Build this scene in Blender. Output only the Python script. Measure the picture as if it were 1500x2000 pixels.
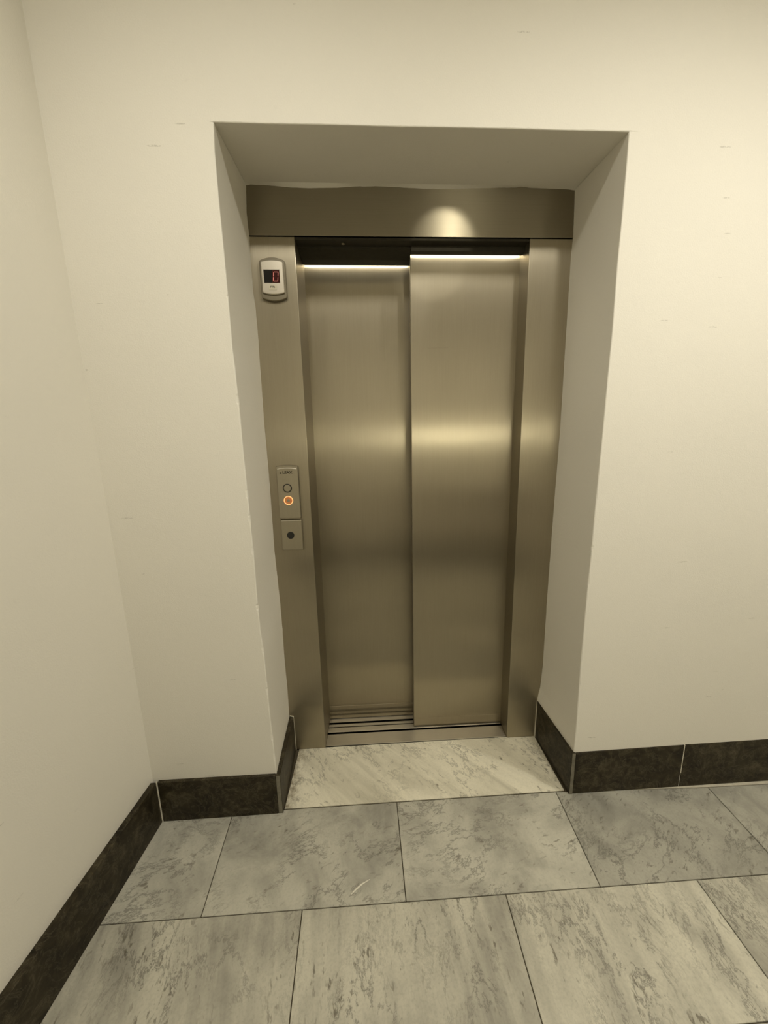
import bpy, bmesh, math, random
from mathutils import Vector, Matrix

for o in list(bpy.data.objects):
    bpy.data.objects.remove(o, do_unlink=True)
scene = bpy.context.scene
col = scene.collection
random.seed(7)

# ------------------------------------------------------------------ camera
cam_d = bpy.data.cameras.new('camera')
cam_d.sensor_fit = 'VERTICAL'
cam_d.sensor_height = 36.0
cam_d.lens = 705.0 * 36.0 / 2000.0
cam_d.shift_x = (750 - 767.63) / 2000.0
cam_d.shift_y = (1007.16 - 1000) / 2000.0
cam_d.clip_start = 0.02
cam = bpy.data.objects.new('camera', cam_d)
col.objects.link(cam)
RR = [[0.9985889, 0.0456812, 0.0270818], [-0.0499295, 0.9813238, 0.1857704], [-0.0180898, -0.1868605, 0.9822199]]
right, fwd, up = [Vector((RR[0][i], RR[1][i], RR[2][i])) for i in range(3)]
m = Matrix((right, up, -fwd)).transposed().to_4x4()
m.translation = Vector((0.38619, -1.11073, 1.29649))
cam.matrix_world = m
scene.camera = cam

# ------------------------------------------------------------------ world, added lamps, exposure
world = bpy.data.worlds.new('world')
scene.world = world
world.use_nodes = True
bg = world.node_tree.nodes['Background']
bg.inputs[0].default_value = (0.9, 0.85, 0.7, 1)
bg.inputs[1].default_value = 0.02
ADDED_DOWNLIGHTS = [((1.25, -0.95), 42.0), ((0.05, -0.95), 30.0), ((2.40, -0.95), 52.0)]  # unseen ceiling lamps, added to light the walls and door tops
DOWN_COLOR = (1.0, 0.955, 0.855)
DOWN_ANGLE, DOWN_BLEND = math.radians(175), 0.85
SPOT = dict(loc=(1.08, -2.00, 2.30), aim=(0.640, 0.2734, 1.968), power=40.0, angle=math.radians(6.3), blend=0.45, color=(1.0, 0.94, 0.76))  # unseen narrow lamp, added for the pool of light on the transom
ADDED_LAMP_WALL = dict(x0=1.00, x1=1.32, z=1.405, power=6.8, color=(1.0, 0.94, 0.72))  # unseen lamp, added so its reflection streaks across the doors
scene.view_settings.view_transform = 'Standard'
scene.view_settings.look = 'None'
scene.view_settings.exposure = 0.27
scene.view_settings.gamma = 1.0
scene.view_settings.use_curve_mapping = False

# ------------------------------------------------------------------ dimensions (metres; x right, y into the wall, z up)
D = 0.2734            # depth of the niche to the steel frame
D1 = D + 0.0854       # face of the right door panel
D2 = D + 0.1657       # face of the left door panel
CEIL = 2.75
BACK = -2.10          # opposite wall of the corridor
XR = 3.4              # right end of the corridor
XL = -0.4225          # left corner at the front wall
def left_wall_x(y): return -0.4215 + 0.043 * y

# ------------------------------------------------------------------ materials
MATS = {}
def new_mat(name):
    mt = bpy.data.materials.new(name); mt.use_nodes = True
    nt = mt.node_tree; b = nt.nodes['Principled BSDF']
    MATS[name] = mt
    return mt, nt, b
def N(nt, t, **kw):
    n = nt.nodes.new(t)
    for k, v in kw.items(): setattr(n, k, v)
    return n
def L(nt, a, b): nt.links.new(a, b)
def sock(n, name, val): n.inputs[name].default_value = val
def ramp(nt, fac, stops):
    r = N(nt, 'ShaderNodeValToRGB')
    e = r.color_ramp.elements
    while len(e) < len(stops): e.new(0.5)
    for el, (p, c) in zip(e, stops):
        el.position = p; el.color = (c[0], c[1], c[2], 1) if len(c) == 3 else c
    L(nt, fac, r.inputs[0]); return r
def mixc(nt, fac, a, b, mode='MIX'):
    mx = N(nt, 'ShaderNodeMix', data_type='RGBA', blend_type=mode)
    for s, v in ((mx.inputs[0], fac), (mx.inputs[6], a), (mx.inputs[7], b)):
        if isinstance(v, bpy.types.NodeSocket): L(nt, v, s)
        elif isinstance(v, (int, float)): s.default_value = v
        else: s.default_value = (*v, 1)
    return mx.outputs[2]
def mathn(nt, op, a, b=None, clamp=False):
    n = N(nt, 'ShaderNodeMath', operation=op, use_clamp=clamp)
    for i, v in enumerate((a, b)):
        if v is None: continue
        if isinstance(v, bpy.types.NodeSocket): L(nt, v, n.inputs[i])
        else: n.inputs[i].default_value = v
    return n.outputs[0]
def noise(nt, vec, scale, detail=3.0, rough=0.5, dist=0.0):
    n = N(nt, 'ShaderNodeTexNoise'); L(nt, vec, n.inputs['Vector'])
    sock(n, 'Scale', scale); sock(n, 'Detail', detail); sock(n, 'Roughness', rough); sock(n, 'Distortion', dist)
    return n.outputs['Fac']
def mapping(nt, vec, scale=(1, 1, 1), rot=(0, 0, 0), loc=(0, 0, 0)):
    n = N(nt, 'ShaderNodeMapping'); L(nt, vec, n.inputs['Vector'])
    sock(n, 'Scale', scale); sock(n, 'Rotation', rot); sock(n, 'Location', loc)
    return n.outputs[0]
def position(nt): return N(nt, 'ShaderNodeNewGeometry').outputs['Position']
def bump(nt, b, h, strength, dist):
    n = N(nt, 'ShaderNodeBump'); sock(n, 'Strength', strength); sock(n, 'Distance', dist)
    L(nt, h, n.inputs['Height']); L(nt, n.outputs[0], b.inputs['Normal'])

def plaster(name, base, scuffs=True):
    mt, nt, b = new_mat(name)
    P = position(nt)
    big = noise(nt, P, 1.7, 3, 0.5)
    c = mixc(nt, ramp(nt, big, [(0.3, (0, 0, 0)), (0.75, (1, 1, 1))]).outputs[0], [v * 0.965 for v in base], base)
    if scuffs:
        # short grey rubs and specks, left by bags and shoulders
        v = N(nt, 'ShaderNodeTexVoronoi'); L(nt, mapping(nt, P, (1, 1, 1.9), (0, 0.25, 0)), v.inputs['Vector']); sock(v, 'Scale', 9.0); sock(v, 'Randomness', 1.0)
        spot = mathn(nt, 'LESS_THAN', v.outputs['Distance'], 0.045)
        gate = mathn(nt, 'GREATER_THAN', N(nt, 'ShaderNodeSeparateColor').outputs[0], 0.8)
        sc = gate.node.inputs[0].links[0].from_node; L(nt, v.outputs['Color'], sc.inputs[0])
        spot = mathn(nt, 'MULTIPLY', spot, gate)
        v2 = N(nt, 'ShaderNodeTexVoronoi'); L(nt, mapping(nt, P, (0.55, 1, 4.5), (0, -0.15, 0)), v2.inputs['Vector']); sock(v2, 'Scale', 7.0)
        sc2 = N(nt, 'ShaderNodeSeparateColor'); L(nt, v2.outputs['Color'], sc2.inputs[0])
        dash = mathn(nt, 'MULTIPLY', mathn(nt, 'LESS_THAN', v2.outputs['Distance'], 0.075), mathn(nt, 'GREATER_THAN', sc2.outputs[1], 0.90))
        brk = ramp(nt, noise(nt, P, 120, 3, 0.7), [(0.42, (0, 0, 0)), (0.58, (1, 1, 1))]).outputs[0]
        marks = mathn(nt, 'MULTIPLY', mathn(nt, 'MAXIMUM', spot, dash), brk)
        rub = ramp(nt, noise(nt, mapping(nt, P, (1, 1, 2.4), (0, 0.5, 0)), 14, 4, 0.75), [(0.66, (0, 0, 0)), (0.8, (1, 1, 1))]).outputs[0]
        marks = mathn(nt, 'ADD', mathn(nt, 'MULTIPLY', marks, 0.33), mathn(nt, 'MULTIPLY', rub, 0.12), clamp=True)
        c = mixc(nt, marks, c, (0.22, 0.20, 0.15))
    L(nt, c, b.inputs['Base Color'])
    sock(b, 'Roughness', 0.62); sock(b, 'Specular IOR Level', 0.25)
    h = mathn(nt, 'ADD', noise(nt, P, 260, 2, 0.5), mathn(nt, 'MULTIPLY', noise(nt, P, 9, 3, 0.5), 3.0))
    bump(nt, b, h, 0.25, 0.0016)
    return mt

def plain(name, c, rough=0.5, metal=0.0, spec=0.5, var=0.0, scale=60):
    mt, nt, b = new_mat(name)
    if var:
        n = noise(nt, position(nt), scale, 4, 0.6)
        L(nt, mixc(nt, n, [v * (1 - var) for v in c], [min(1, v * (1 + var)) for v in c]), b.inputs['Base Color'])
    else:
        sock(b, 'Base Color', (*c, 1))
    sock(b, 'Roughness', rough); sock(b, 'Metallic', metal); sock(b, 'Specular IOR Level', spec)
    return mt
WALL = plaster('cream_wall_paint', (0.74, 0.71, 0.628))
WALL_PLAIN = plain('corridor_wall_paint', (0.66, 0.63, 0.535), 0.6)
CEILM = plain('white_ceiling_paint', (0.78, 0.75, 0.68), 0.7)

def steel(name, base, rough, aniso, tangent, grain, smudge=0.10, haze=0.0, haze_rough=0.6):
    """brushed steel: a sharp streaking lobe plus, in part, a duller one from wear and finger grease"""
    mt, nt, b = new_mat(name)
    P = position(nt)
    g = noise(nt, mapping(nt, P, grain), 1.0, 2, 0.6)
    s = noise(nt, mapping(nt, P, (1, 1, 0.6)), 5.5, 4, 0.65)
    k = mathn(nt, 'ADD', mathn(nt, 'MULTIPLY', g, 0.18), mathn(nt, 'MULTIPLY', s, smudge))
    lo = [v * 0.86 for v in base]; hi = [min(1, v * 1.10) for v in base]
    c = mixc(nt, mathn(nt, 'MULTIPLY', k, 3.6, True), lo, hi)
    t = N(nt, 'ShaderNodeCombineXYZ')
    for i in range(3): t.inputs[i].default_value = tangent[i]
    def lobe(n, ro, an):
        L(nt, c, n.inputs['Base Color']); sock(n, 'Metallic', 1.0); sock(n, 'Anisotropic', an)
        L(nt, mathn(nt, 'ADD', mathn(nt, 'MULTIPLY', k, 0.20), ro - 0.03), n.inputs['Roughness'])
        L(nt, t.outputs[0], n.inputs['Tangent'])
    lobe(b, rough, aniso)
    if haze:
        b2 = N(nt, 'ShaderNodeBsdfPrincipled'); lobe(b2, haze_rough, 0.3)
        mx = N(nt, 'ShaderNodeMixShader'); mx.inputs[0].default_value = haze
        L(nt, b.outputs[0], mx.inputs[1]); L(nt, b2.outputs[0], mx.inputs[2])
        L(nt, mx.outputs[0], nt.nodes['Material Output'].inputs['Surface'])
    return mt
SB = (0.40, 0.358, 0.272)
STEEL_V = steel('brushed_steel_vertical', SB, 0.29, 0.95, (1, 0, 0), (700, 700, 6), 0.12, 0.26, 0.58)
STEEL_H = steel('brushed_steel_horizontal', [v * 0.80 for v in SB], 0.36, 1.0, (0, 0, 1), (6, 700, 700))
STEEL_R = steel('brushed_steel_return', [v * 0.8 for v in SB], 0.38, 0.7, (0, 1, 0), (700, 700, 6))
STEEL_P = steel('matt_steel_plate', (0.44, 0.40, 0.31), 0.40, 0.3, (1, 0, 0), (500, 500, 9), 0.05)
HILITE_STEEL = steel('polished_steel_edge', (0.80, 0.76, 0.66), 0.42, 0.2, (1, 0, 0), (300, 300, 9), 0.05)  # pale colour puts in the highlight on the call panel's top edge
ALU = steel('worn_aluminium', (0.40, 0.365, 0.29), 0.48, 0.6, (0, 1, 0), (5, 500, 500), 0.25)

DARK = plain('dark_grimy_steel', (0.045, 0.040, 0.028), 0.55, 0.6, 0.3, 0.3)  # shade of the door header put into the colour
HOUSING = plain('bronze_grey_plastic', (0.17, 0.145, 0.095), 0.38, 0.35, 0.5, 0.08)
FACE = plain('silver_lacquer', (0.50, 0.455, 0.37), 0.34, 0.65, 0.5, 0.04)
BLACKG = plain('black_display_glass', (0.004, 0.003, 0.003), 0.12)
BLACK = plain('black_plastic', (0.010, 0.009, 0.006), 0.5)
INK = plain('dark_ink', (0.035, 0.028, 0.012), 0.6)
PLATE = plain('beige_name_plate', (0.58, 0.53, 0.40), 0.5)
GROUT_D = plain('dark_joint', (0.060, 0.048, 0.026), 0.9, var=0.4)
GROUT_L = plain('pale_mortar', (0.50, 0.46, 0.36), 0.85, var=0.25, scale=90)
WHITE_J = plain('white_joint_filler', (0.62, 0.58, 0.47), 0.8, var=0.15)
WOOD = plain('dark_stained_wood', (0.10, 0.065, 0.035), 0.45, var=0.4, scale=25)
LAMPM = plain('white_lamp_metal', (0.7, 0.68, 0.62), 0.4)

def emis(name, c, s):
    mt, nt, b = new_mat(name)
    sock(b, 'Base Color', (*[min(1, v) * 0.8 for v in c], 1)); sock(b, 'Emission Color', (*c, 1)); sock(b, 'Emission Strength', s)
    return mt
DIGIT = emis('red_led_segment', (1.0, 0.30, 0.24), 0.75)
DIGIT_GLOW = plain('dim_red_display_window', (0.040, 0.003, 0.002), 0.15)  # glow of the lit digit painted as dark red
RING = emis('orange_lit_ring', (1.0, 0.40, 0.15), 1.25)
STRIP = emis('warm_light_strip', (1.0, 0.92, 0.74), 11.0)  # emission of the strips added above the doors
LITBTN = emis('orange_tinted_button', (0.55, 0.20, 0.06), 0.16)

def marble(name, base, vein, pit, streak_rot, streak=0.55, turn=0.5, stain=False):
    mt, nt, b = new_mat(name)
    P = position(nt)
    oi = N(nt, 'ShaderNodeObjectInfo')
    off = N(nt, 'ShaderNodeCombineXYZ')
    for i, k in enumerate((37.0, 91.0, 53.0)): L(nt, mathn(nt, 'MULTIPLY', oi.outputs['Random'], k), off.inputs[i])
    vr = N(nt, 'ShaderNodeVectorRotate', rotation_type='Z_AXIS'); L(nt, P, vr.inputs['Vector'])
    L(nt, mathn(nt, 'ADD', mathn(nt, 'MULTIPLY', oi.outputs['Random'], turn), streak_rot), vr.inputs['Angle'])
    va = N(nt, 'ShaderNodeVectorMath', operation='ADD'); L(nt, vr.outputs[0], va.inputs[0]); L(nt, off.outputs[0], va.inputs[1])
    S = va.outputs[0]
    cloud = noise(nt, S, 6.0, 5, 0.62, 0.5)
    bands = noise(nt, mapping(nt, S, (11.0, 1.5, 1)), 1.0, 4, 0.6, 0.5)
    mixb = mathn(nt, 'ADD', mathn(nt, 'MULTIPLY', cloud, 1 - streak), mathn(nt, 'MULTIPLY', bands, streak))
    mid = [(a * 0.55 + v * 0.45) for a, v in zip(base, vein)]
    c = ramp(nt, mixb, [(0.32, vein), (0.45, mid), (0.56, base), (0.70, [min(1, v * 1.12) for v in base])]).outputs[0]
    # thin branching veins
    wn = noise(nt, mapping(nt, S, (1, 0.5, 1)), 9.0, 8, 0.74, 0.3)
    line = mathn(nt, 'ABSOLUTE', mathn(nt, 'SUBTRACT', wn, 0.5))
    vmask = ramp(nt, line, [(0.0, (1, 1, 1)), (0.008, (0.4, 0.4, 0.4)), (0.024, (0, 0, 0))]).outputs[0]
    gate = ramp(nt, noise(nt, S, 3.7, 2, 0.5), [(0.40, (0, 0, 0)), (0.56, (1, 1, 1))]).outputs[0]
    c = mixc(nt, mathn(nt, 'MULTIPLY', mathn(nt, 'MULTIPLY', vmask, gate), 0.85), c, [v * 0.42 for v in vein])
    # pits and ground-in dirt
    pn = noise(nt, mapping(nt, S, (1.7, 0.7, 1)), 46, 3, 0.6, 0.2)
    pm = ramp(nt, pn, [(0.59, (0, 0, 0)), (0.675, (1, 1, 1))]).outputs[0]
    pg = ramp(nt, noise(nt, S, 8, 2, 0.6), [(0.44, (0, 0, 0)), (0.64, (1, 1, 1))]).outputs[0]
    c = mixc(nt, mathn(nt, 'MULTIPLY', mathn(nt, 'MULTIPLY', pm, pg), pit), c, (0.10, 0.085, 0.058))
    fine = noise(nt, S, 150, 2, 0.6)
    c = mixc(nt, mathn(nt, 'MULTIPLY', ramp(nt, fine, [(0.45, (0, 0, 0)), (0.7, (1, 1, 1))]).outputs[0], 0.22), c, vein)
    if stain:   # brown ingrained dirt in the corner that the mop never reaches
        sp = N(nt, 'ShaderNodeSeparateXYZ'); L(nt, P, sp.inputs[0])
        near = mathn(nt, 'SUBTRACT', 1.0, mathn(nt, 'MULTIPLY', sp.outputs[0], 6.5), True)
        st = ramp(nt, mathn(nt, 'MULTIPLY', near, noise(nt, P, 38, 5, 0.7, 0.4)), [(0.30, (0, 0, 0)), (0.50, (1, 1, 1))]).outputs[0]
        c = mixc(nt, mathn(nt, 'MULTIPLY', st, 0.75), c, (0.16, 0.115, 0.055))
    br = mathn(nt, 'ADD', mathn(nt, 'MULTIPLY', oi.outputs['Random'], 0.34), 0.82)
    hs = N(nt, 'ShaderNodeHueSaturation'); L(nt, c, hs.inputs['Color']); L(nt, br, hs.inputs['Value'])
    L(nt, hs.outputs[0], b.inputs['Base Color'])
    L(nt, mathn(nt, 'ADD', mathn(nt, 'MULTIPLY', cloud, 0.25), 0.32), b.inputs['Roughness'])
    sock(b, 'Specular IOR Level', 0.35)
    bump(nt, b, mathn(nt, 'MULTIPLY', pm, -1.0), 0.25, 0.002)
    return mt
M_FAR = marble('grey_veined_marble', (0.44, 0.423, 0.35), (0.25, 0.24, 0.20), 0.65, 0.9, 0.15)
M_NEAR = marble('streaked_pitted_marble', (0.53, 0.505, 0.41), (0.235, 0.223, 0.185), 0.75, -0.35, 0.60)
M_SLAB = marble('cream_banded_marble', (0.72, 0.68, 0.54), (0.47, 0.44, 0.34), 0.70, -0.75, 0.85, 0.0, True)

def dark_stone(name, a, c2, c3):
    mt, nt, b = new_mat(name)
    P = position(nt)
    n1 = noise(nt, P, 16, 6, 0.68, 1.0)
    c = ramp(nt, n1, [(0.33, a), (0.55, c2), (0.74, c3)]).outputs[0]
    sp = ramp(nt, noise(nt, P, 90, 3, 0.6), [(0.70, (0, 0, 0)), (0.78, (1, 1, 1))]).outputs[0]
    c = mixc(nt, mathn(nt, 'MULTIPLY', sp, 0.55), c, (0.22, 0.19, 0.13))
    wn = mathn(nt, 'ABSOLUTE', mathn(nt, 'SUBTRACT', noise(nt, P, 13, 7, 0.7, 1.5), 0.5))
    c = mixc(nt, mathn(nt, 'MULTIPLY', ramp(nt, wn, [(0, (1, 1, 1)), (0.02, (0, 0, 0))]).outputs[0], 0.25), c, (0.20, 0.175, 0.12))
    L(nt, c, b.inputs['Base Color']); sock(b, 'Roughness', 0.45); sock(b, 'Specular IOR Level', 0.2)
    return mt
STONE = dark_stone('dark_brown_limestone', (0.010, 0.0075, 0.0035), (0.034, 0.027, 0.014), (0.085, 0.072, 0.044))
STONE_END = dark_stone('sawn_stone_end', (0.13, 0.12, 0.09), (0.20, 0.185, 0.14), (0.28, 0.26, 0.20))

# ------------------------------------------------------------------ helpers
def link(name, mesh, mat, parent=None, smooth=False):
    o = bpy.data.objects.new(name, mesh)
    for mm in (mat if isinstance(mat, (list, tuple)) else [mat]): mesh.materials.append(mm)
    col.objects.link(o)
    if parent: o.parent = parent; o.matrix_parent_inverse = parent.matrix_world.inverted()
    if smooth:
        for p in mesh.polygons: p.use_smooth = True
    return o
def from_bm(name, bm, mat, parent=None, smooth=False):
    bmesh.ops.recalc_face_normals(bm, faces=bm.faces[:])
    me = bpy.data.meshes.new(name); bm.to_mesh(me); bm.free()
    return link(name, me, mat, parent, smooth)
def tag(o, label=None, cat=None, group=None, kind=None):
    if label: o['label'] = label
    if cat: o['category'] = cat
    if group: o['group'] = group
    if kind: o['kind'] = kind
    return o
def thing(name, loc, label=None, cat=None, kind=None, group=None):
    o = bpy.data.objects.new(name, None); o.empty_display_size = 0.05
    o.location = loc; col.objects.link(o)
    o.matrix_world = Matrix.Translation(loc)
    return tag(o, label, cat, group, kind)
def bevel_all(bm, w, seg=2, min_angle=0.5):
    es = [e for e in bm.edges if len(e.link_faces) == 2 and e.calc_face_angle(0) > min_angle]
    if w > 0: bmesh.ops.bevel(bm, geom=es, offset=w, segments=seg, profile=0.5, affect='EDGES', clamp_overlap=True)
def box_bm(lo, hi, bev=0.0, seg=2):
    bm = bmesh.new()
    bmesh.ops.create_cube(bm, size=1.0)
    for v in bm.verts:
        v.co = Vector([lo[i] if v.co[i] < 0 else hi[i] for i in range(3)])
    bevel_all(bm, bev, seg)
    return bm
def box(name, lo, hi, mat, parent=None, bev=0.0, seg=2): return from_bm(name, box_bm(lo, hi, bev, seg), mat, parent)
def prism_bm(pts, axis, a, b, bev=0.0, seg=2):
    """pts: outline in the two other axes (order x,y / x,z / y,z); extruded along axis from a to b"""
    bm = bmesh.new()
    def mk(p, t):
        if axis == 'z': return (p[0], p[1], t)
        if axis == 'y': return (p[0], t, p[1])
        return (t, p[0], p[1])
    va = [bm.verts.new(mk(p, a)) for p in pts]; vb = [bm.verts.new(mk(p, b)) for p in pts]
    n = len(pts)
    bm.faces.new(va); bm.faces.new(vb[::-1])
    for i in range(n): bm.faces.new((va[i], vb[i], vb[(i + 1) % n], va[(i + 1) % n]))
    bmesh.ops.recalc_face_normals(bm, faces=bm.faces[:])
    bevel_all(bm, bev, seg)
    return bm
def prism(name, pts, axis, a, b, mat, parent=None, bev=0.0, seg=2): return from_bm(name, prism_bm(pts, axis, a, b, bev, seg), mat, parent)
def disc(name, cx, cz, r, y0, y1, mat, parent, bev=0.0, n=40):
    return prism(name, [(cx + r * math.cos(2 * math.pi * i / n), cz + r * math.sin(2 * math.pi * i / n)) for i in range(n)], 'y', y0, y1, mat, parent, bev)
def ring(name, cx, cz, r0, r1, y0, y1, mat, parent, n=48):
    bm = bmesh.new(); vs = []
    for i in range(n):
        a = 2 * math.pi * i / n; c, s = math.cos(a), math.sin(a)
        vs.append([bm.verts.new((cx + r * c, y, cz + r * s)) for r, y in ((r0, y1), (r0, y0), (r1, y0), (r1, y1))])
    for i in range(n):
        a, b = vs[i], vs[(i + 1) % n]
        for k in range(4): bm.faces.new((a[k], a[(k + 1) % 4], b[(k + 1) % 4], b[k]))
    return from_bm(name, bm, mat, parent)
def grid_mesh(bm, rows, flip=False):
    """rows: list of lists of coordinates -> quads"""
    vs = [[bm.verts.new(p) for p in r] for r in rows]
    for i in range(len(vs) - 1):
        for j in range(len(vs[i]) - 1):
            q = (vs[i][j], vs[i][j + 1], vs[i + 1][j + 1], vs[i + 1][j])
            bm.faces.new(q[::-1] if flip else q)
def interp(tab, t):
    if t <= tab[0][0]: return tab[0][1]
    for (a, va), (b, vb) in zip(tab, tab[1:]):
        if t <= b: return va + (vb - va) * (t - a) / (b - a)
    return tab[-1][1]
def text_mesh(name, s, size, loc, mat, parent, width=None, extrude=0.0003, bold=0.0):
    cu = bpy.data.curves.new(name, 'FONT'); cu.body = s; cu.size = size; cu.extrude = extrude; cu.align_x = 'CENTER'; cu.align_y = 'CENTER'; cu.offset = bold
    to = bpy.data.objects.new(name + '_curve', cu); col.objects.link(to)
    bpy.context.view_layer.update()
    me = bpy.data.meshes.new_from_object(to.evaluated_get(bpy.context.evaluated_depsgraph_get()))
    bpy.data.objects.remove(to, do_unlink=True)
    xs = [v.co.x for v in me.vertices]; w = max(xs) - min(xs); cx = (max(xs) + min(xs)) / 2
    k = width / w if width else 1.0
    for v in me.vertices:
        v.co = Vector((loc[0] + (v.co.x - cx) * k, loc[1] - v.co.z, loc[2] + v.co.y))
    me.name = name
    return link(name, me, mat, parent)

# ------------------------------------------------------------------ front wall with its lift niche
EDGE_L = [(0.0, 0.006), (0.205, 0.0056), (0.318, 0.0038), (0.425, 0.0019), (0.526, 0.0017), (0.623, 0.0013), (0.708, -0.0032), (0.808, -0.0044), (0.943, -0.0023), (1.124, -0.0032), (1.309, -0.0042), (1.401, -0.0043), (1.524, -0.0055), (1.576, -0.0075), (1.685, -0.0064), (1.824, -0.0059), (1.921, -0.0065), (2.055, -0.0052), (2.118, -0.001)]
EDGE_R = [(0.0, 1.0888), (0.188, 1.0888), (0.275, 1.0898), (0.39, 1.0882), (0.532, 1.0861), (0.678, 1.0869), (0.808, 1.0867), (0.921, 1.0893), (1.079, 1.0891), (1.29, 1.0917), (1.491, 1.0925), (1.615, 1.0940), (1.791, 1.0916), (1.914, 1.0928), (2.054, 1.0926), (2.117, 1.0916)]
EDGE_T = [(-0.001, 2.1177), (0.127, 2.1168), (0.278, 2.1175), (0.473, 2.1167), (0.581, 2.1176), (0.777, 2.1178), (0.91, 2.1168), (1.045, 2.117), (1.092, 2.1166)]
BACK_L = [(0.0, -0.011), (0.158, -0.0111), (0.313, -0.0097), (0.442, -0.012), (0.53, -0.0107), (0.616, -0.0105), (0.696, -0.0107), (0.772, -0.013), (0.907, -0.0164), (1.11, -0.014), (1.232, -0.0137), (1.394, -0.0153), (1.545, -0.0135), (1.636, -0.0129), (1.67, -0.0117), (1.78, -0.0127), (1.824, -0.0158), (1.908, -0.016), (1.998, -0.0138), (2.067, -0.0159), (2.145, -0.0103)]
BACK_R = [(0.0, 1.0752), (0.198, 1.0752), (0.249, 1.0838), (0.353, 1.089), (0.679, 1.0888), (1.03, 1.0917), (1.354, 1.0962), (1.945, 1.0935), (2.002, 1.0965), (2.144, 1.091)]
BACK_T = [(-0.012, 2.1448), (0.005, 2.1479), (0.062, 2.1458), (0.12, 2.1407), (0.187, 2.1386), (0.288, 2.1413), (0.356, 2.1466), (0.407, 2.1479), (0.492, 2.1453), (0.578, 2.1419), (0.664, 2.143), (0.804, 2.1477), (0.909, 2.1525), (0.945, 2.1495), (1.069, 2.1465), (1.091, 2.1437)]
HT = 2.1172
rnd = random.Random(3)
def chips(n, base, burst):
    """small irregular losses along a plaster arris: mostly tiny, now and then a flake"""
    out = [abs(rnd.gauss(0, base)) for _ in range(n)]
    i = 0
    while i < n:
        i += rnd.randint(8, 34)
        w = rnd.randint(1, 5); d = rnd.uniform(0.3, 1.0) * burst
        for k in range(i, min(n, i + w)): out[k] += d * rnd.uniform(0.5, 1.0)
    return out
bm = bmesh.new()
NR = 330
for side in (-1, 1):
    edge, back = (EDGE_L, BACK_L) if side < 0 else (EDGE_R, BACK_R)
    ch = chips(NR + 1, 0.0007, 0.0050 if side < 0 else 0.0036)
    bj = chips(NR + 1, 0.0003, 0.0012)
    rows = []
    for i in range(NR + 1):
        s = i / NR; zf = s * HT; zb = s * 2.146
        e = interp(edge, zf); bk = interp(back, zb)
        damage = 0.25 + 0.75 * max(0.0, 1 - max(0, zf - (1.75 if side < 0 else 1.0)) / 0.3) if zf > 0.2 else 1.0
        c = ch[i] * damage
        r = 0.0022 + c
        far = XL if side < 0 else XR
        pts = [(far + (e - far) * t, 0, zf) for t in (0, 0.4, 0.8, 0.95)]
        s_ = side  # outward into the wall mass: -x on the left, +x on the right
        pts.append((e + s_ * r, 0.0, zf))
        pts.append((e + s_ * r * 0.32, r * 0.32, zf))
        pts.append((e, r, zf))
        for t in (0.1, 0.3, 0.6, 0.85, 0.97):
            y = r + (D - r) * t
            pts.append((e + (bk - e) * t, y, zf + (zb - zf) * t))
        pts.append((bk - s_ * bj[i] * 0.6, D - 0.0006, zb))
        pts.append((bk + s_ * 0.002, D + 0.004, zb))
        rows.append(pts)
    grid_mesh(bm, rows, flip=(side > 0))
# above the niche: wall face and soffit share one ragged edge
cols_x = [XL + (-0.001 - XL) * t for t in (0, 0.5, 0.97)] + [-0.001 + (1.093 * i / 130) for i in range(131)] + [1.12, 1.8, 2.6, XR]
rows = []
sc_ = chips(len(cols_x), 0.0003, 0.0014); sb_ = chips(len(cols_x), 0.0003, 0.0010)
for i, x in enumerate(cols_x):
    inside = -0.0011 <= x <= 1.0925
    z = interp(EDGE_T, x) if inside else HT
    r = 0.0020 + (sc_[i] if inside else 0)
    pts = [(x, 0, CEIL), (x, 0, 2.40), (x, 0, z + 0.05), (x, 0, z + (r if inside else 0))]
    if inside:
        xb = -0.0125 + (1.0935 + 0.0125) * (x + 0.001) / 1.093
        zb = interp(BACK_T, xb)
        pts += [(x, r * 0.32, z + r * 0.32), (x, r, z)]
        for t in (0.1, 0.4, 0.7, 0.93): pts.append((x + (xb - x) * t, r + (D - r) * t, z + (2.1475 - z) * t))
        pts += [(xb, D - 0.0006, zb - sb_[i]), (xb, D + 0.004, zb + 0.001)]
        rows.append(pts)
    else:
        rows.append(pts + [(x, 0, z)] * 8)
grid_mesh(bm, rows)
bmesh.ops.remove_doubles(bm, verts=bm.verts[:], dist=1e-5)
bmesh.ops.dissolve_degenerate(bm, edges=bm.edges[:], dist=1e-6)
wf = from_bm('wall_front', bm, WALL); tag(wf, kind='structure', label='cream plastered wall with a deep niche around the elevator')

yb = BACK - 0.15
wl = prism('wall_left', [(left_wall_x(0.2), 0.2), (left_wall_x(yb), yb), (left_wall_x(yb) - 0.12, yb), (left_wall_x(0.2) - 0.12, 0.2)], 'z', -0.02, CEIL, WALL)
tag(wl, kind='structure', label='cream painted side wall at the left edge')
tag(box('wall_back', (-0.65, BACK - 0.12, -0.02), (XR + 0.1, BACK, CEIL), WALL_PLAIN), kind='structure', label='cream corridor wall opposite the elevator')
tag(box('wall_right', (XR, BACK - 0.12, -0.02), (XR + 0.1, 0.1, CEIL), WALL_PLAIN), kind='structure', label='cream wall closing the corridor on the right')
tag(box('ceiling', (-0.65, BACK - 0.12, CEIL), (XR + 0.1, 0.1, CEIL + 0.1), CEILM), kind='structure', label='white corridor ceiling')

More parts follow.
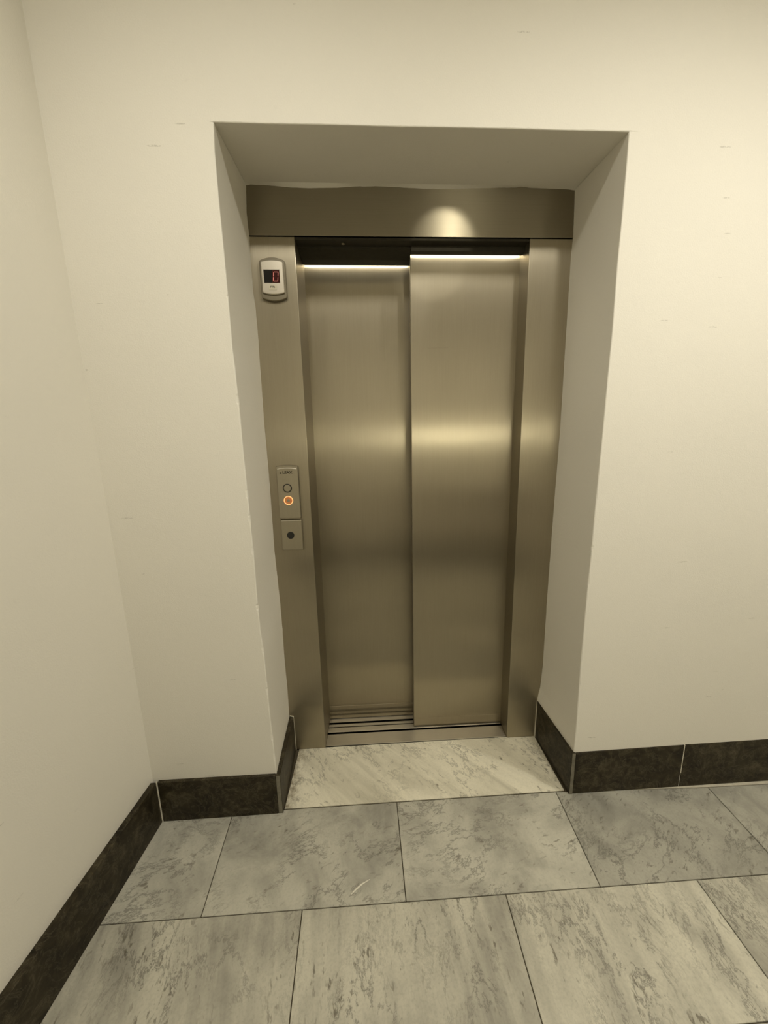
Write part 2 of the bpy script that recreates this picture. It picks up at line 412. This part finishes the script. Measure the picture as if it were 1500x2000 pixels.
# ------------------------------------------------------------------ floor: bed and single marble tiles
floor = box('floor', (-0.65, BACK - 0.12, -0.06), (XR + 0.1, 0.55, -0.0035), GROUT_D)
tag(floor, kind='structure', label='marble tile floor with thin dark joints')
G = 0.0013
def tile(quad, mat, dz=0.0):
    """quad: back-left, back-right, front-right, front-left"""
    bl, br, fr, fl = quad
    q = [(bl[0] + G, bl[1] - G), (br[0] - G, br[1] - G), (fr[0] - G, fr[1] + G), (fl[0] + G, fl[1] + G)]
    o = prism('tile', q, 'z', -0.02, dz, mat, floor, 0.0009, 1)
    return o
slab = tile([(0.0185, 0.2780), (1.0735, 0.2830), (1.0735, 0.0115), (0.0185, 0.0085)], M_SLAB, 0.0)
slab['label'] = 'pale banded marble threshold slab in the niche'
yB = -0.2925
J = [(-0.46, -0.47), (-0.1640, -0.1413), (0.4325, 0.4414), (1.0377, 1.0221), (1.6206, 1.6055), (2.20, 2.19), (2.79, 2.78), (3.42, 3.42)]
back1 = [0.004, 0.0060, 0.0075, 0.0085, -0.0115, -0.017, -0.019, -0.02]
for i in range(len(J) - 1):
    tile([(J[i][0], back1[i]), (J[i + 1][0], back1[i + 1]), (J[i + 1][1], yB), (J[i][1], yB)], M_FAR, random.uniform(-0.0004, 0.0003))
far_tiles = [c for c in floor.children if c.name.startswith('tile')]
def scratch(tile_obj, pts, w, mat, label):
    """a shallow scuff lying on one tile"""
    up_, lo_ = [], []
    for i, (x, y) in enumerate(pts):
        k = w * math.sin(math.pi * (i + 0.35) / (len(pts) - 0.3)); up_.append((x - k, y + k * 0.5)); lo_.append((x + k, y - k * 0.5))
    o = prism('scratch', up_ + lo_[::-1], 'z', -0.0005, 0.0005, mat, tile_obj); o['label'] = label
SCR_W = plain('pale_scratch', (0.72, 0.69, 0.58), 0.7)
yC = -0.5625
scratch(sorted(far_tiles, key=lambda o: o.name)[2], [(0.281, -0.266), (0.296, -0.253), (0.314, -0.241), (0.336, -0.231)], 0.0022, SCR_W, 'pale scratch on the marble')
K = [(-0.47, -0.48), (0.1431, 0.1575), (0.7352, 0.7320), (1.3192, 1.3135), (1.90, 1.895), (2.49, 2.48), (3.08, 3.08), (3.42, 3.42)]
for i in range(len(K) - 1):
    tile([(K[i][0], yB), (K[i + 1][0], yB), (K[i + 1][1], yC), (K[i][1], yC)], M_NEAR, random.uniform(-0.0004, 0.0003))
y0 = yC
for r in range(6):
    y1 = max(y0 - 0.29, BACK)
    xs = [-0.56] + [(-0.15 if r % 2 == 0 else 0.145) + 0.588 * k for k in range(6)] + [3.42]
    for a, b in zip(xs, xs[1:]): tile([(a, y0), (b, y0), (b, y1), (a, y1)], M_FAR if r % 2 == 0 else M_NEAR, random.uniform(-0.0004, 0.0003))
    y0 = y1
fs = prism('mortar_strip', [(1.30, -0.0005), (XR, -0.0005), (XR, -0.0175), (2.2, -0.0155), (1.62, -0.0100), (1.36, -0.0018)], 'z', -0.02, -0.0006, GROUT_L, floor)
fs['label'] = 'pale mortar strip between skirting and tiles'

# ------------------------------------------------------------------ stone skirting
def stone(parent, quad_xy, heights, end_mat=False):
    """quad_xy: four floor corners; heights for each corner (same order)"""
    bm = bmesh.new()
    lo = [bm.verts.new((x, y, 0.0)) for x, y in quad_xy]; hi = [bm.verts.new((x, y, h)) for (x, y), h in zip(quad_xy, heights)]
    bm.faces.new(lo); bm.faces.new(hi[::-1])
    for i in range(4): bm.faces.new((lo[i], hi[i], hi[(i + 1) % 4], lo[(i + 1) % 4]))
    bmesh.ops.recalc_face_normals(bm, faces=bm.faces[:])
    bevel_all(bm, 0.0012, 1)
    if end_mat:
        for f in bm.faces:
            if f.normal.y < -0.9: f.material_index = 1
    return from_bm('skirting_stone', bm, [STONE, STONE_END], parent)
def struct_empty(name, loc, label): return thing(name, loc, label=label, kind='structure')
def lwx(y): return -0.4040 + 0.037 * y      # face of the left skirting
bl = struct_empty('baseboard_left', (lwx(-0.5), -0.5, 0), 'dark stone skirting along the left wall')
for a, b in ((-0.0105, -0.95), (-0.9515, BACK)):
    stone(bl, [(left_wall_x(a) - 0.001, a), (lwx(a), a), (lwx(b), b), (left_wall_x(b) - 0.001, b)], [0.166, 0.166, 0.166, 0.166])
g = box('grout', (-0.4055, -0.0120, 0), (-0.4015, -0.0085, 0.168), WHITE_J, bl, 0.0005, 1)
g['label'] = 'white grout line in the skirting corner'
bf = struct_empty('baseboard_front_left', (-0.2, 0, 0), 'dark stone skirting left of the niche')
stone(bf, [(-0.4015, -0.0102), (0.0030, -0.0078), (0.0030, 0.001), (-0.4015, 0.001)], [0.1630, 0.1625, 0.1640, 0.1645])
nl = struct_empty('baseboard_niche_left', (0.01, 0.13, 0), 'dark stone skirting on the left side of the niche')
stone(nl, [(0.0035, -0.0075), (0.0195, -0.0070), (0.0070, 0.2700), (-0.0100, 0.2700)], [0.1610, 0.1600, 0.1650, 0.1680], True)
nr = struct_empty('baseboard_niche_right', (1.08, 0.13, 0), 'dark stone skirting on the right side of the niche')
stone(nr, [(1.0805, -0.0055), (1.0955, -0.0050), (1.0990, 0.2720), (1.0740, 0.2720)], [0.1800, 0.1790, 0.1830, 0.1830], True)
br_ = struct_empty('baseboard_front_right', (1.6, 0, 0), 'dark stone skirting right of the niche')
stone(br_, [(1.0962, -0.0035), (1.5120, -0.0020), (1.5120, 0.006), (1.0962, 0.006)], [0.1785, 0.1840, 0.1840, 0.1785])
stone(br_, [(1.5145, -0.0020), (2.15, -0.0010), (2.15, 0.006), (1.5145, 0.006)], [0.1845, 0.1900, 0.1900, 0.1845])
stone(br_, [(2.1525, -0.0010), (2.78, -0.0010), (2.78, 0.006), (2.1525, 0.006)], [0.19, 0.19, 0.19, 0.19])
stone(br_, [(2.7825, -0.0010), (XR, -0.0010), (XR, 0.006), (2.7825, 0.006)], [0.19, 0.19, 0.19, 0.19])
gj = box('grout', (1.5118, -0.0018, 0.06), (1.5147, 0.004, 0.184), WHITE_J, br_)
gj['label'] = 'white grout joint between two skirting stones'
bb = struct_empty('baseboard_back', (1.5, BACK, 0), 'dark stone skirting under the opposite corridor wall')
for k in range(5):
    a = -0.48 + 0.775 * k
    stone(bb, [(a, BACK), (a + 0.773, BACK), (a + 0.773, BACK + 0.012), (a, BACK + 0.012)], [0.17] * 4)

ck = prism('caulk', [(1.0690, 0.0), (1.0755, 0.0), (1.0790, 0.19), (1.0850, 0.235), (1.0800, 0.235), (1.0735, 0.185)], 'y', D - 0.0030, D + 0.002, WHITE_J, nr)
ck['label'] = 'white filler between skirting and steel post'
ck2 = prism('caulk', [(0.0045, 0.0), (0.0085, 0.0), (0.0070, 0.168), (-0.0080, 0.172), (-0.0080, 0.1695), (0.0055, 0.166)], 'y', D - 0.0030, D + 0.002, WHITE_J, nl)
ck2['label'] = 'thin white filler line beside the steel post'
# ------------------------------------------------------------------ elevator frame
fr = thing('elevator', (0.54, D, 0), 'closed brushed steel elevator with two sliding doors, wide frame and grooved sill', 'elevator')
def post(x0, x1, side):
    bm = box_bm((x0, D, 0.001), (x1, D + 0.19, 1.9985), 0.0016, 2)
    for f in bm.faces:
        if abs(f.normal.x) > 0.9: f.material_index = 1
    return from_bm('post', bm, [STEEL_V, STEEL_R], fr)
pL = post(-0.030, 0.1352, -1); pL['label'] = 'left steel post carrying the call panel'
pR = post(0.9445, 1.118, 1); pR['label'] = 'plain right steel post'
tr = box('transom', (-0.034, D - 0.0025, 2.0), (1.122, D + 0.045, 2.19), STEEL_H, fr, 0.0012, 2)
hd = prism('header', [(D + 0.006, 2.03), (D + 0.006, 1.9925), (D + 0.040, 1.9925), (D + 0.040, 1.9770), (D1 - 0.024, 1.9755), (D1 - 0.024, 1.9960), (D1 + 0.020, 1.9960), (D1 + 0.020, 2.03)], 'x', 0.5345, 0.9444, DARK, fr)
hd['label'] = 'dark recessed door header over the front panel'
hd2 = prism('header', [(D + 0.006, 2.03), (D + 0.006, 1.9925), (D + 0.046, 1.9925), (D + 0.046, 1.9870), (D2 - 0.060, 1.9770), (D2 - 0.024, 1.9770), (D2 - 0.024, 1.9975), (D2 + 0.020, 1.9975), (D2 + 0.020, 2.03)], 'x', 0.1353, 0.5344, DARK, fr)
hd2['label'] = 'dark recessed door header over the rear panel'
for xa, xb, yd, zz in ((0.5365, 0.9425, D1, 1.9875), (0.1370, 0.5325, D2, 1.9890)):
    ls = box('light_strip', (xa, yd - 0.022, zz), (xb, yd - 0.007, zz + 0.004), STRIP, fr)  # added emitter that brightens the top of the door panel
    ls['label'] = 'thin light strip hidden behind the header lip'
scw = from_bm('screw_head', (lambda b: (bmesh.ops.create_cone(b, cap_ends=True, segments=20, radius1=0.006, radius2=0.004, depth=0.002, matrix=Matrix.Translation((0.296, 0.3006, 1.9918))), b)[1])(bmesh.new()), STEEL_P, fr)
# sill: grooved profile run along the opening
Z0 = 0.0035
prof = [(0.2790, -0.018), (0.2790, 0.0030), (0.2800, 0.0045), (0.2825, Z0), (0.3440, Z0), (0.3440, -0.010), (0.3520, -0.010), (0.3520, 0.0065), (0.3560, 0.0075), (0.3790, 0.0075), (0.3790, -0.012), (0.3880, -0.012), (0.3880, 0.004), (0.4030, 0.004), (0.4030, -0.012), (0.4150, -0.012), (0.4150, 0.005), (0.47, 0.005), (0.47, -0.018)]
prof_r = [(0.2790, -0.018), (0.2790, 0.0030), (0.2800, 0.0045), (0.2825, Z0), (0.3480, Z0), (0.3480, -0.010), (0.3550, -0.010), (0.3550, Z0), (0.47, Z0), (0.47, -0.018)]
sill = prism('sill', prof, 'x', 0.1358, 0.9438, ALU, fr)
sill['label'] = 'worn grooved aluminium door sill'

# ------------------------------------------------------------------ sliding door panels
def door(x0, x1, yf, zb, label, fold):
    bmx = box_bm((x0, yf, zb), (x1, yf + 0.034, 1.9865), 0.0014, 2)
    for f in bmx.faces:
        if abs(f.normal.x) > 0.9: f.material_index = 1
    t = from_bm('door', bmx, [STEEL_V, STEEL_R], fr); t['label'] = label
    ks = box('kick_strip', (x0 + 0.0006, yf - 0.0012, zb + 0.0006), (x1 - 0.0006, yf + 0.001, zb + fold), STEEL_V, t, 0.0005, 1)
    ks['label'] = 'slightly raised strip along the foot of the door'
    return t
dR = door(0.5345, 0.985, D1, 0.0095, 'right sliding door, in front of the left one', 0.044)
dL = door(0.095, 0.575, D2, 0.0085, 'left sliding door, set deeper behind the frame', 0.066)
sc1 = box('scratch', (0.5990, D1 - 0.00035, 1.6655), (0.6785, D1 + 0.0002, 1.6664), STEEL_H, dR)
sc1['label'] = 'thin horizontal scratch in the steel'

# ------------------------------------------------------------------ floor indicator
def arch_outline(x0, x1, z0, z1, top, bot, r, n=14):
    """rectangle with bowed top and bottom edges and rounded corners"""
    pts = []
    w = x1 - x0
    for i in range(n + 1):
        t = i / n; x = x0 + r + (w - 2 * r) * t; pts.append((x, z1 + top * (1 - (2 * t - 1) ** 2)))
    pts += [(x1 - r * 0.3, z1 - r * 0.3), (x1, z1 - r)]
    pts += [(x1, z0 + r), (x1 - r * 0.3, z0 + r * 0.3)]
    for i in range(n + 1):
        t = 1 - i / n; x = x0 + r + (w - 2 * r) * t; pts.append((x, z0 - bot * (1 - (2 * t - 1) ** 2)))
    pts += [(x0 + r * 0.3, z0 + r * 0.3), (x0, z0 + r), (x0, z1 - r), (x0 + r * 0.3, z1 - r * 0.3)]
    return pts
ind = thing('floor_indicator', (0.057, D, 1.80), 'silver floor indicator with red digit zero, mounted high on left steel post', 'indicator')
prism('housing', arch_outline(0.0140, 0.1000, 1.8035, 1.9230, 0.0075, 0.0070, 0.007), 'y', D - 0.012, D - 0.0001, HOUSING, ind, 0.0022, 3)
f_ = prism('faceplate', arch_outline(0.0200, 0.0945, 1.8185, 1.9165, 0.0040, 0.0045, 0.004), 'y', D - 0.0180, D - 0.0118, FACE, ind, 0.0042, 3)
ds = box('display', (0.0285, D - 0.0186, 1.8495), (0.0815, D - 0.0176, 1.8900), BLACKG, ind)
ds['label'] = 'black display window'
def sub(o, parent):
    o.parent = parent; o.matrix_parent_inverse = parent.matrix_world.inverted(); return o
ya, ybk = D - 0.0190, D - 0.0185
rw = box('red_window', (0.0565, D - 0.0187, 1.8500), (0.0810, D - 0.0180, 1.8895), DIGIT_GLOW, ds)
rw['label'] = 'dim red tint around the lit digit'
# slanted seven-segment zero: six lit bars
X0, X1, Zb_, Zm, Zt_ = 0.0605, 0.0755, 1.8545, 1.8685, 1.8825
sh = 0.12
def seg(p, q, w=0.0005):
    (x0, z0), (x1, z1) = p, q
    dx, dz = x1 - x0, z1 - z0; l = math.hypot(dx, dz); nx, nz = -dz / l * w, dx / l * w
    o = prism('digit_segment', [(x0 + nx, z0 + nz), (x1 + nx, z1 + nz), (x1 - nx, z1 - nz), (x0 - nx, z0 - nz)], 'y', ya, ybk, DIGIT, ds)
    return o
def sx(x, z): return (x + sh * (z - Zm), z)
e = 0.0012
segs = [((X0 + e, Zt_), (X1 - e, Zt_)), ((X0 + e, Zb_), (X1 - e, Zb_)), ((X0, Zb_ + e), (X0, Zm - e)), ((X0, Zm + e), (X0, Zt_ - e)), ((X1, Zb_ + e), (X1, Zm - e)), ((X1, Zm + e), (X1, Zt_ - e))]
for a, b in segs: seg(sx(*a), sx(*b))
npl = box('name_plate', (0.0430, D - 0.0188, 1.8280), (0.0690, D - 0.0177, 1.8418), PLATE, ind, 0.0004, 1)
text_mesh('lettering', 'FTR', 0.0080, (0.0555, D - 0.0189, 1.8365), INK, npl, 0.0165, bold=0.00025)

# ------------------------------------------------------------------ call panel and key switch
cp = thing('call_panel', (0.057, D, 1.034), 'steel call panel with two round buttons, lower one ringed in orange light', 'call panel')
prism('back_plate', arch_outline(0.0155, 0.0985, 1.0335, 1.2340, 0.0040, 0.0, 0.002), 'y', D - 0.0045, D - 0.0001, HOUSING, cp, 0.0008, 1)
prism('cover_plate', arch_outline(0.0170, 0.0970, 1.0355, 1.2325, 0.0040, 0.0, 0.003), 'y', D - 0.0130, D - 0.0040, STEEL_P, cp, 0.0055, 1)
YF = D - 0.0130
bmv = bmesh.new(); n_ = 16; rows_ = []
for i in range(n_ + 1):
    t = i / n_; zt_ = 1.2325 + 0.0040 * (1 - (2 * t - 1) ** 2)
    xa = 0.0225 + 0.0690 * t; xb_ = 0.0190 + 0.0760 * t
    rows_.append([(xa, YF + 0.001, zt_ - 0.0105), (xa, YF - 0.0004, zt_ - 0.0100), (xb_, YF + 0.0029, zt_ - 0.0022), (xb_, YF + 0.0044, zt_ - 0.0026)])  # strip laid over the chamfer, tilted to catch the downlight
grid_mesh(bmv, rows_)
tb = from_bm('top_bevel', bmv, HILITE_STEEL, cp); tb['label'] = 'bright bevelled top edge of the plate'
mk = box('maker_mark', (0.0300, YF - 0.0004, 1.2055), (0.0360, YF + 0.001, 1.2110), INK, cp)
text_mesh('lettering', 'LEAX', 0.0135, (0.0590, YF - 0.0003, 1.2100), INK, cp, 0.0370, bold=0.0006)
def button(cx, cz, lit):
    b = disc('button', cx, cz, 0.0130, YF - 0.0030, YF + 0.001, LITBTN if lit else STEEL_P, cp, 0.0012)
    b['label'] = 'lit lower call button' if lit else 'unlit upper call button'
    if lit:
        r = ring('light_ring', cx, cz, 0.0147, 0.0167, YF - 0.0026, YF + 0.001, RING, b); r['label'] = 'glowing orange ring'
        nub = disc('touch_mark', cx, cz, 0.0060, YF - 0.0036, YF - 0.0026, STEEL_P, b, 0.0003, 24)
    else:
        r = ring('button_ring', cx, cz, 0.0138, 0.0165, YF - 0.0022, YF + 0.001, BLACK, b)
    return b
button(0.0545, 1.1515, False)
button(0.0552, 1.1050, True)
kp = thing('key_switch_panel', (0.058, D, 0.909), 'small steel key switch plate with black round lock below the call panel', 'switch plate')
prism('back_plate', [(0.0168, 0.9085), (0.1000, 0.9085), (0.1000, 1.0305), (0.0168, 1.0305)], 'y', D - 0.0040, D - 0.0001, HOUSING, kp, 0.0008, 1)
box('cover_plate', (0.0180, D - 0.0115, 0.9100), (0.0985, D - 0.0035, 1.0290), STEEL_P, kp, 0.0040, 2)
disc('lock_cylinder', 0.0535, 0.9690, 0.0140, D - 0.0135, D - 0.011, BLACK, kp, 0.0008)

# ------------------------------------------------------------------ corridor behind the camera: added lamps and seat, reflected in the steel
GLASS_W = emis('opal_wall_lamp_glass', ADDED_LAMP_WALL['color'], 1.0)
GLASS_D = emis('frosted_downlight_glass', DOWN_COLOR, 2.0)
def lathe(name, profile, mat, parent, cx, cy, n=40, smooth=False):
    bm = bmesh.new()
    rows = [[(cx + r * math.cos(2 * math.pi * i / n), cy + r * math.sin(2 * math.pi * i / n), z) for i in range(n + 1)] for r, z in profile]
    grid_mesh(bm, rows); bmesh.ops.remove_doubles(bm, verts=bm.verts[:], dist=1e-6)
    return from_bm(name, bm, mat, parent, smooth)
names = ['round ceiling downlight in front of the right side of the niche', 'dimmer round ceiling downlight near the left wall', 'round ceiling downlight further along the corridor to the right']
for ((dx, dy), pw), lab in zip(ADDED_DOWNLIGHTS, names):
    dl = thing('ceiling_downlight', (dx, dy, CEIL), lab, 'lamp', group='downlights along the corridor ceiling')
    lathe('trim_ring', [(0.060, CEIL - 0.0005), (0.085, CEIL - 0.0005), (0.085, CEIL - 0.006), (0.080, CEIL - 0.010), (0.060, CEIL - 0.010), (0.060, CEIL - 0.0005)], LAMPM, dl, dx, dy)
    lathe('lens', [(0.0004, CEIL - 0.001), (0.0595, CEIL - 0.001), (0.0595, CEIL - 0.006), (0.0004, CEIL - 0.006)], GLASS_D, dl, dx, dy)
    ld = bpy.data.lights.new('downlight_bulb', 'SPOT'); ld.energy = pw; ld.color = DOWN_COLOR
    ld.spot_size = DOWN_ANGLE; ld.spot_blend = DOWN_BLEND; ld.shadow_soft_size = 0.055
    lo = bpy.data.objects.new('bulb', ld); col.objects.link(lo); lo.location = (dx, dy, CEIL - 0.07)
    lo.parent = dl; lo.matrix_parent_inverse = dl.matrix_world.inverted()
wlmp = thing('wall_lamp', ((ADDED_LAMP_WALL['x0'] + ADDED_LAMP_WALL['x1']) / 2, BACK, ADDED_LAMP_WALL['z']), 'slim opal tube wall lamp opposite the elevator', 'lamp')
x0, x1, z_ = ADDED_LAMP_WALL['x0'], ADDED_LAMP_WALL['x1'], ADDED_LAMP_WALL['z']
box('back_plate', (x0 - 0.03, BACK + 0.0005, z_ - 0.05), (x1 + 0.03, BACK + 0.022, z_ + 0.05), LAMPM, wlmp, 0.004, 2)
n = 20
prism('glass_tube', [(BACK + 0.052 + 0.028 * math.cos(2 * math.pi * i / n), z_ + 0.028 * math.sin(2 * math.pi * i / n)) for i in range(n)], 'x', x0, x1, GLASS_W, wlmp)
for a, b in ((x0 - 0.012, x0), (x1, x1 + 0.012)):
    box('end_cap', (a, BACK + 0.018, z_ - 0.034), (b, BACK + 0.086, z_ + 0.034), LAMPM, wlmp, 0.003, 2)
area_w = 2 * math.pi * 0.028 * (x1 - x0)
GLASS_W.node_tree.nodes['Principled BSDF'].inputs['Emission Strength'].default_value = ADDED_LAMP_WALL['power'] / (math.pi * area_w)
sl = thing('spotlight', (SPOT['loc'][0], BACK, SPOT['loc'][2]), 'small narrow spotlight high on the opposite corridor wall', 'lamp')
sp_, am_ = Vector(SPOT['loc']), Vector(SPOT['aim'])
dirv = (am_ - sp_).normalized(); rotm = dirv.to_track_quat('-Z', 'Y').to_matrix().to_4x4()
box('wall_plate', (sp_.x - 0.04, BACK + 0.0005, sp_.z - 0.04), (sp_.x + 0.04, BACK + 0.012, sp_.z + 0.04), LAMPM, sl, 0.003, 2)
box('bracket', (sp_.x - 0.008, BACK + 0.010, sp_.z - 0.008), (sp_.x + 0.008, BACK + 0.05, sp_.z + 0.008), LAMPM, sl, 0.002, 1)
cb = bmesh.new()
bmesh.ops.create_cone(cb, cap_ends=True, segments=28, radius1=0.030, radius2=0.022, depth=0.06, matrix=Matrix.Translation(sp_ - dirv * 0.04) @ rotm)
from_bm('lamp_can', cb, LAMPM, sl)
cb = bmesh.new()
bmesh.ops.create_cone(cb, cap_ends=True, segments=28, radius1=0.024, radius2=0.024, depth=0.002, matrix=Matrix.Translation(sp_ - dirv * 0.0085) @ rotm)
from_bm('lens', cb, BLACKG, sl)
ld = bpy.data.lights.new('spot_bulb', 'SPOT'); ld.energy = SPOT['power']; ld.color = SPOT['color']
ld.spot_size = SPOT['angle']; ld.spot_blend = SPOT['blend']; ld.shadow_soft_size = 0.012
lo = bpy.data.objects.new('bulb', ld); col.objects.link(lo)
lo.matrix_world = Matrix.Translation(sp_ + dirv * 0.012) @ rotm
lo.parent = sl; lo.matrix_parent_inverse = sl.matrix_world.inverted()
bn = thing('bench', (1.5, BACK + 0.2, 0), 'dark wooden bench against the opposite corridor wall', 'bench')  # added out of view for the dark bands reflected in the doors
for k in range(3): box('seat_slat', (0.75, BACK + 0.05 + 0.115 * k, 0.415), (2.35, BACK + 0.155 + 0.115 * k, 0.445), WOOD, bn, 0.004, 1)
for zz in (0.60, 0.74): box('back_slat', (0.75, BACK + 0.016, zz), (2.35, BACK + 0.040, zz + 0.09), WOOD, bn, 0.004, 1)
for xx in (0.80, 2.25):
    box('leg', (xx, BACK + 0.016, 0.0), (xx + 0.05, BACK + 0.065, 0.83), WOOD, bn, 0.003, 1)
    box('leg', (xx, BACK + 0.33, 0.0), (xx + 0.05, BACK + 0.38, 0.416), WOOD, bn, 0.003, 1)
    box('cross_rail', (xx + 0.005, BACK + 0.06, 0.36), (xx + 0.045, BACK + 0.335, 0.416), WOOD, bn, 0.003, 1)
